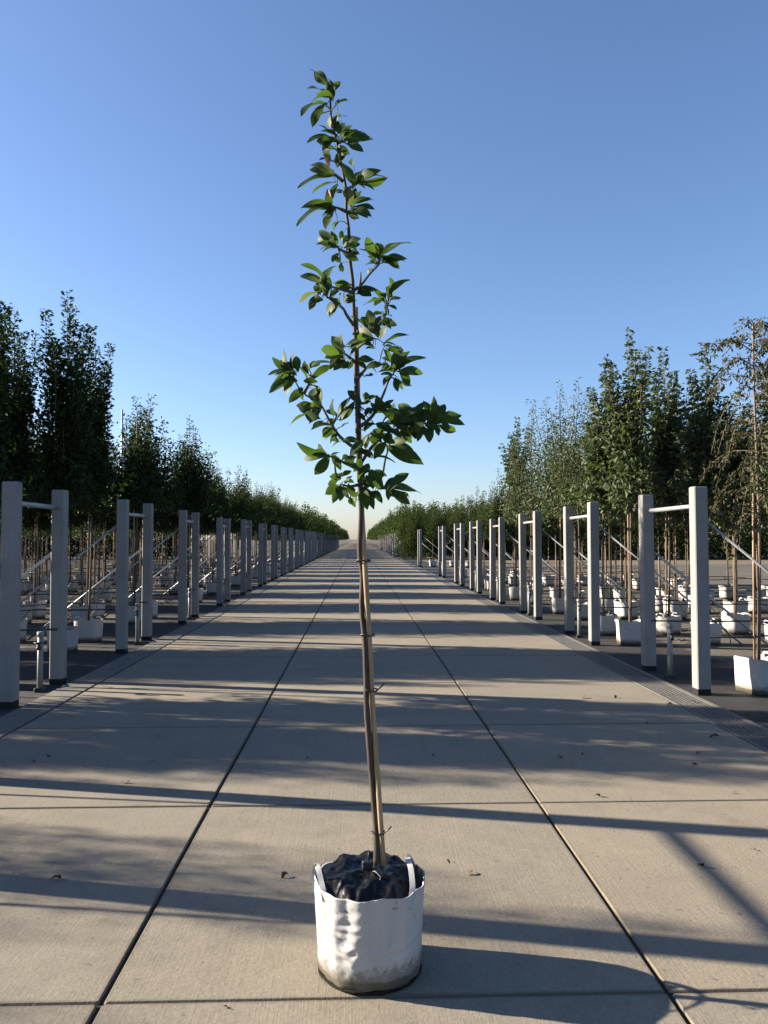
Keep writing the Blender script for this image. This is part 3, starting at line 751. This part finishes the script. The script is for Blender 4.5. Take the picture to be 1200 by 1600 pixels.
# leaves: base x,y -> tip x,y in the same crops
L1 = '''410,170,345,85 440,200,475,150 450,210,430,135 420,215,325,165p 405,265,285,275 450,280,500,230 440,240,420,150 405,305,355,330 430,370,435,290p 450,380,460,300 420,400,380,360 430,430,325,425 440,445,395,470 490,420,530,355p 510,440,630,420
520,460,585,485 480,440,400,380 500,430,570,395 440,480,395,465 430,540,400,480p 470,520,440,460 440,600,345,545p 420,590,400,520b 440,620,285,640 450,650,340,690 490,690,440,690 490,560,545,640 550,660,590,575 560,650,655,580 570,640,700,645 570,655,620,660
540,560,530,520 435,760,415,680b 440,770,310,745 430,770,275,815 450,790,400,850 480,840,435,885 530,760,510,670p 545,760,625,715 545,775,640,770 545,785,620,800 530,800,565,820 545,740,550,680 455,960,375,880 460,970,385,965 460,960,440,890 470,980,385,930
490,930,500,870 500,960,565,920 510,970,570,950 520,990,565,995 500,1000,560,1025 470,1000,440,1030 480,1050,490,1085 480,1040,440,1010 650,1030,610,920 660,1020,600,965 670,1010,665,940 690,1010,805,920 690,1030,800,1015 690,1045,745,1045 660,1050,605,1050
640,1075,610,1090 680,1020,760,935 655,1040,620,1010 400,1140,320,1040 405,1150,435,1040 395,1160,320,1110p 415,1190,350,1160 530,1160,455,1135 570,1180,640,1165 440,1200,460,1170 460,470,520,500 470,400,440,330 465,560,500,480 455,350,470,260 430,300,400,250'''
L2 = '''365,55,270,90p 380,60,350,20 400,60,420,-30 410,70,370,0 430,80,460,40 380,95,335,105 470,110,405,145 480,110,480,50 500,90,540,60 440,100,420,75 560,60,640,30 530,30,455,5 700,100,600,95 690,90,640,75 700,80,680,50 720,80,730,10 730,90,775,75 725,60,805,-25
700,120,755,130 690,160,650,150 690,210,750,210 690,170,730,160 680,200,740,190 640,230,565,175 640,220,620,145p 650,250,605,180 665,270,650,200 680,280,700,220 630,270,560,170 620,300,515,290 700,310,805,255 710,330,780,320 720,340,800,345 610,270,550,250 640,320,600,300
490,350,380,330 490,370,415,365 490,330,455,270p 500,340,480,260 520,330,540,290 510,380,420,415 520,390,480,430 530,370,590,300 560,400,640,375 540,390,520,430 740,430,710,340 760,420,805,345 770,420,875,360 770,445,890,440 760,470,820,520 740,460,690,490 740,440,665,430
750,440,770,370 730,400,690,370 740,480,790,525 720,420,690,400 600,470,640,455 610,430,680,400 250,450,185,350 250,440,235,355 240,450,155,390 230,455,135,440 240,480,135,525 260,490,205,545 290,530,235,585 270,440,260,370 250,480,180,500 230,470,155,480 330,430,405,380
340,480,425,410 320,450,300,400 350,490,310,460 310,470,290,420 360,520,380,600 350,530,340,580 430,420,520,400 350,630,270,600 350,650,235,690 360,640,340,590 370,670,300,660 390,690,345,715 370,650,360,580 450,670,435,590 470,670,520,570 480,680,545,605 450,680,415,690
440,720,400,760 440,710,350,710 500,710,515,695 460,740,395,770 500,780,560,780 480,790,440,810 400,850,290,830 400,860,300,870 410,850,360,810 420,860,345,915 420,870,360,945 430,860,470,840 440,870,480,920 450,880,430,850 460,980,425,1000 470,1010,415,1040 480,1010,450,1070
500,1020,475,1075 520,1030,560,1060 500,1000,530,960 480,970,440,960 540,1070,550,1110 530,1010,550,1040 490,960,530,930 510,900,560,910 500,890,550,860 960,690,990,600 960,700,1075,645 970,710,1050,740 940,690,900,590 930,700,945,590 950,720,965,755 920,720,915,780
880,690,800,610 870,700,870,780 850,680,770,600 830,700,760,660 800,690,700,610 780,680,690,640 820,730,860,770 780,740,830,790 760,720,700,690 740,740,660,700 900,680,960,610 860,650,940,625 800,720,790,640 850,720,900,650 750,700,730,600 720,730,780,760 700,760,620,740
690,770,740,790 700,800,650,830 840,680,880,600 810,660,860,620 700,640,660,580 690,630,730,580 650,640,600,660 720,820,865,885 740,810,830,830 680,790,640,760 640,870,740,870 650,940,705,950 620,930,680,990 610,960,640,1010 700,1020,760,970 720,1025,875,1025 730,1030,815,1090
720,1030,740,1070 690,1020,650,990 600,1020,640,1100 620,1040,685,1060 650,1050,685,1085 590,1050,610,1100 580,1040,550,1080 580,600,520,540 600,590,650,560 610,600,610,545 590,640,550,620 600,650,640,620 600,680,570,650 650,650,680,590 640,700,600,720 600,740,560,730
620,760,600,820 650,740,640,800 590,800,530,850 600,830,640,860 600,850,560,820 880,720,820,740 840,740,880,700 790,700,850,640 760,690,800,620 910,700,980,660 690,700,720,650 590,950,620,900 570,980,600,930 590,880,560,930'''
def leaf_variant(seed, kind):
    """unit-length obovate leaf along +y, folded on its midrib and curled"""
    r_ = random.Random(seed); nl, V, Fc = 8, [], []
    curl = r_.uniform(.06, .30); fold = r_.uniform(.10, .38); twist = r_.uniform(-.35, .35); wav = r_.uniform(0, 6)
    wd = r_.uniform(.20, .255) if kind == 0 else r_.uniform(.10, .14)
    if kind == 1: curl = .03; fold = .9; twist = 0
    for i in range(nl+1):
        t = i/nl
        wdt = wd*(.07 if i == 0 else max(.0, math.sin(math.pi*min(1, .04 + .96*t)**1.25))**.8)
        if i == nl: wdt = .008
        z = -curl*t*t + .06*math.sin(t*3); an = twist*t
        for s in (-1, 0, 1):
            x = s*wdt; zz = z + abs(s)*wdt*fold + (s*.02*math.sin(t*9+wav) if s else 0)
            V.append((x*math.cos(an) - (zz-z)*math.sin(an), t, z + (zz-z)*math.cos(an) + x*math.sin(an)))
    for i in range(nl):
        for k in range(2):
            a = i*3+k; Fc.append((a, a+1, a+4, a+3))
    return V, Fc
leafm = {}
for kd, mt, cnt in ((0, 'leaf', 7), (0, 'leaf_pale', 3), (1, 'bud', 2)):
    leafm[mt] = [mesh('leaf', *leaf_variant(100*kd + i + len(mt), kd), True, (M[mt],)) for i in range(cnt)]
def parse(txt, z):
    out = []
    for tok in txt.split():
        k = 'leaf'
        if tok[-1] == 'p': k = 'leaf_pale'; tok = tok[:-1]
        elif tok[-1] == 'b': k = 'bud'; tok = tok[:-1]
        a = [float(v) for v in tok.split(',')]; out.append((zp(z, a[0], a[1]), zp(z, a[2], a[3]), k))
    return out
rs = random.Random(12); nleaf = 0; EXTRA = ([], []); PET = MB()
def add_leaf(Bw, Tw, kind, size=1.0):
    global nleaf
    ax = Tw - Bw; ln = ax.length
    if ln < .012: return
    y = ax.normalized(); up = Vector((rs.gauss(-.25, .45), rs.gauss(-.75, .45), rs.gauss(.55, .4)))
    x = y.cross(up); x = x.normalized() if x.length > .05 else y.orthogonal().normalized(); z = x.cross(y)
    m = Matrix((x, y, z)).transposed().to_4x4(); m.translation = Bw - SO
    wsc = min(1.12, max(.78, .088/ln))*size if kind != 'bud' else 1.5
    mm = m @ Matrix.Diagonal((ln*wsc, ln, ln, 1)); nleaf += 1
    if nleaf > 298:                                            # past the limit: the remaining leaves share one mesh
        me = rs.choice(leafm['leaf']); b0 = len(EXTRA[0])
        EXTRA[0].extend(mm @ v.co for v in me.vertices); EXTRA[1].extend(tuple(i + b0 for i in p.vertices) for p in me.polygons); return
    o = obj('bud' if kind == 'bud' else 'leaf', rs.choice(leafm[kind]), sap)
    o.matrix_local = mm
spec = parse(L1, 1) + parse(L2, 2); more_ = []
for (b, t, k) in spec:
    for q_ in range(1):
        a_ = rs.uniform(-1, 1)*.95; f_ = rs.uniform(.6, .95); dx, dy = t[0]-b[0], t[1]-b[1]
        more_.append(((b[0] + rs.uniform(-4, 4), b[1] + rs.uniform(-4, 4)), (b[0] + f_*(dx*math.cos(a_) - dy*math.sin(a_)), b[1] + f_*(dx*math.sin(a_) + dy*math.cos(a_))), 'leaf'))
rs.shuffle(more_)
for (b, t, k) in spec + more_[:int(len(more_)*.8)]:
    # depth of the leaf base comes from the nearest branch or trunk point on screen
    best = None
    B0 = np.array(P(b[0], b[1], HY)); dd = np.hypot(AT[:, 0] - B0[0], AT[:, 2] - B0[2]); i = int(np.argmin(dd + 0.0))
    yb = AT[i, 1] + rs.uniform(-.02, .02) + (dd[i]*rs.uniform(-.9, .9))
    ln2 = math.hypot(t[0]-b[0], t[1]-b[1])*HY/F
    yt = yb + rs.uniform(-.9, .6)*max(.05, ln2)
    Bw, Tw = P(b[0], b[1], yb), P(t[0], t[1], yt)
    if k != 'bud': Tw = Bw + (Tw - Bw)*1.10; Bw = Bw - (Tw - Bw)*.10
    add_leaf(Bw, Tw, k)
    Ap = Vector(AT[i]); 
    if .006 < (Bw - Ap).length < .09: PET.tube([Ap - SO, (Ap*.45 + Bw*.55) + Vector((0, 0, .003)) - SO, Bw + (Tw - Bw)*.08 - SO], [.0022, .0016, .0012], 4, cap=False)
obj('leaf_mass', mesh('leaf_mass', EXTRA[0], EXTRA[1], True, (M['leaf'],)), sap)['kind'] = 'stuff'
obj('petioles', PET.build('petioles', M['twig'], True), sap)['kind'] = 'stuff'
tag(sap, 'young staked tree with dark glossy leaves and a long bare trunk, in the lone bag', 'tree')

# cane and ties
cane = obj('support_cane', None, None, (HX, HY, HH - .02))
ck = [(599,1352,.004), (590,1215,.0), (582,1100,.0), (577,1000,.004), (570,880,.004), (565,790,.012), (560,640,.030), (556,480,.036)]
cp = [P(x, y, HY + .008 + dy) - SO for x, y, dy in ck]; q, r_ = smooth_path(cp, [.0105]*5 + [.0098, .009, .008])
mb = MB(); mb.tube(q, r_, 9); obj('cane', mb.build('cane', M['cane'], True), cane)
for (x, y, tail) in ((590,1300,1), (579,1078,1), (568,876,0), (574,992,0)):
    c = P(x, y, HY + .006) - SO; mb = MB()
    ring = [c + Vector((.026*math.cos(a), .019*math.sin(a) - .002, .003*math.sin(2*a))) for a in np.linspace(0, 2*math.pi, 17)]
    mb.tube(ring, .0032, 6)
    if tail: mb.tube([c + Vector((.022, -.012, 0)), c + Vector((.036, -.02, .012)), c + Vector((.052, -.02, .028))], .0028, 6)
    obj('tie', mb.build('tie', M['black'], True), cane)
tag(cane, 'slim pale wooden cane tied to the trunk of the lone sapling', 'cane')

# ------------------------------------------------------------------ dry leaves and bits on the paving
def ground_at(px, py):
    d_ = CAMROT @ Vector(((px-600)/F, -(py-800)/F, -1.0)); return EYE + d_*(-EYE.z/d_.z)
drym = []
for s in range(4):
    V, Fc = leaf_variant(500+s, 0); r_ = random.Random(s)
    V = [(x*1.1 + .1*math.sin(y*4+s)*r_.uniform(.3, 1), y, z*2.2 + .10*math.sin(x*9+s) + .16) for x, y, z in V]; drym.append(mesh('dry_leaf', V, Fc, True, (M['dry'],)))
spots = [(875,1187,1.3),(910,1180,.8),(1090,1356,.9),(1088,1198,1.2),(965,1090,1),(915,1090,1.2),(1125,1154,1.4),(1050,1103,1.2),(80,1377,1),(203,1224,.7),(242,1189,.8),(450,1368,.8),(738,1363,.7),(700,1345,.5),(1178,1330,.5),(1150,1240,.5),(1095,1178,.7),(780,1060,.6),(950,1066,.7),(52,1190,.7),(72,1182,.8),(484,1186,.7),(1010,1130,.6),(1165,1120,1.3),(1140,1112,1.2),(1080,1096,1),(675,1180,.6),(348,1575,.4),(930,1245,.8)]
for (px, py, sz) in spots:
    g_ = ground_at(px, py); o = obj('dry_leaf', rs.choice(drym), None, (g_.x, g_.y, .0015), (0, 0, rs.uniform(0, 6.28)), .055*sz)
    tag(o, 'small dry brown leaf lying on the concrete paving', 'leaf', 'dry leaves on the paving')
print('leaves on sapling', nleaf)
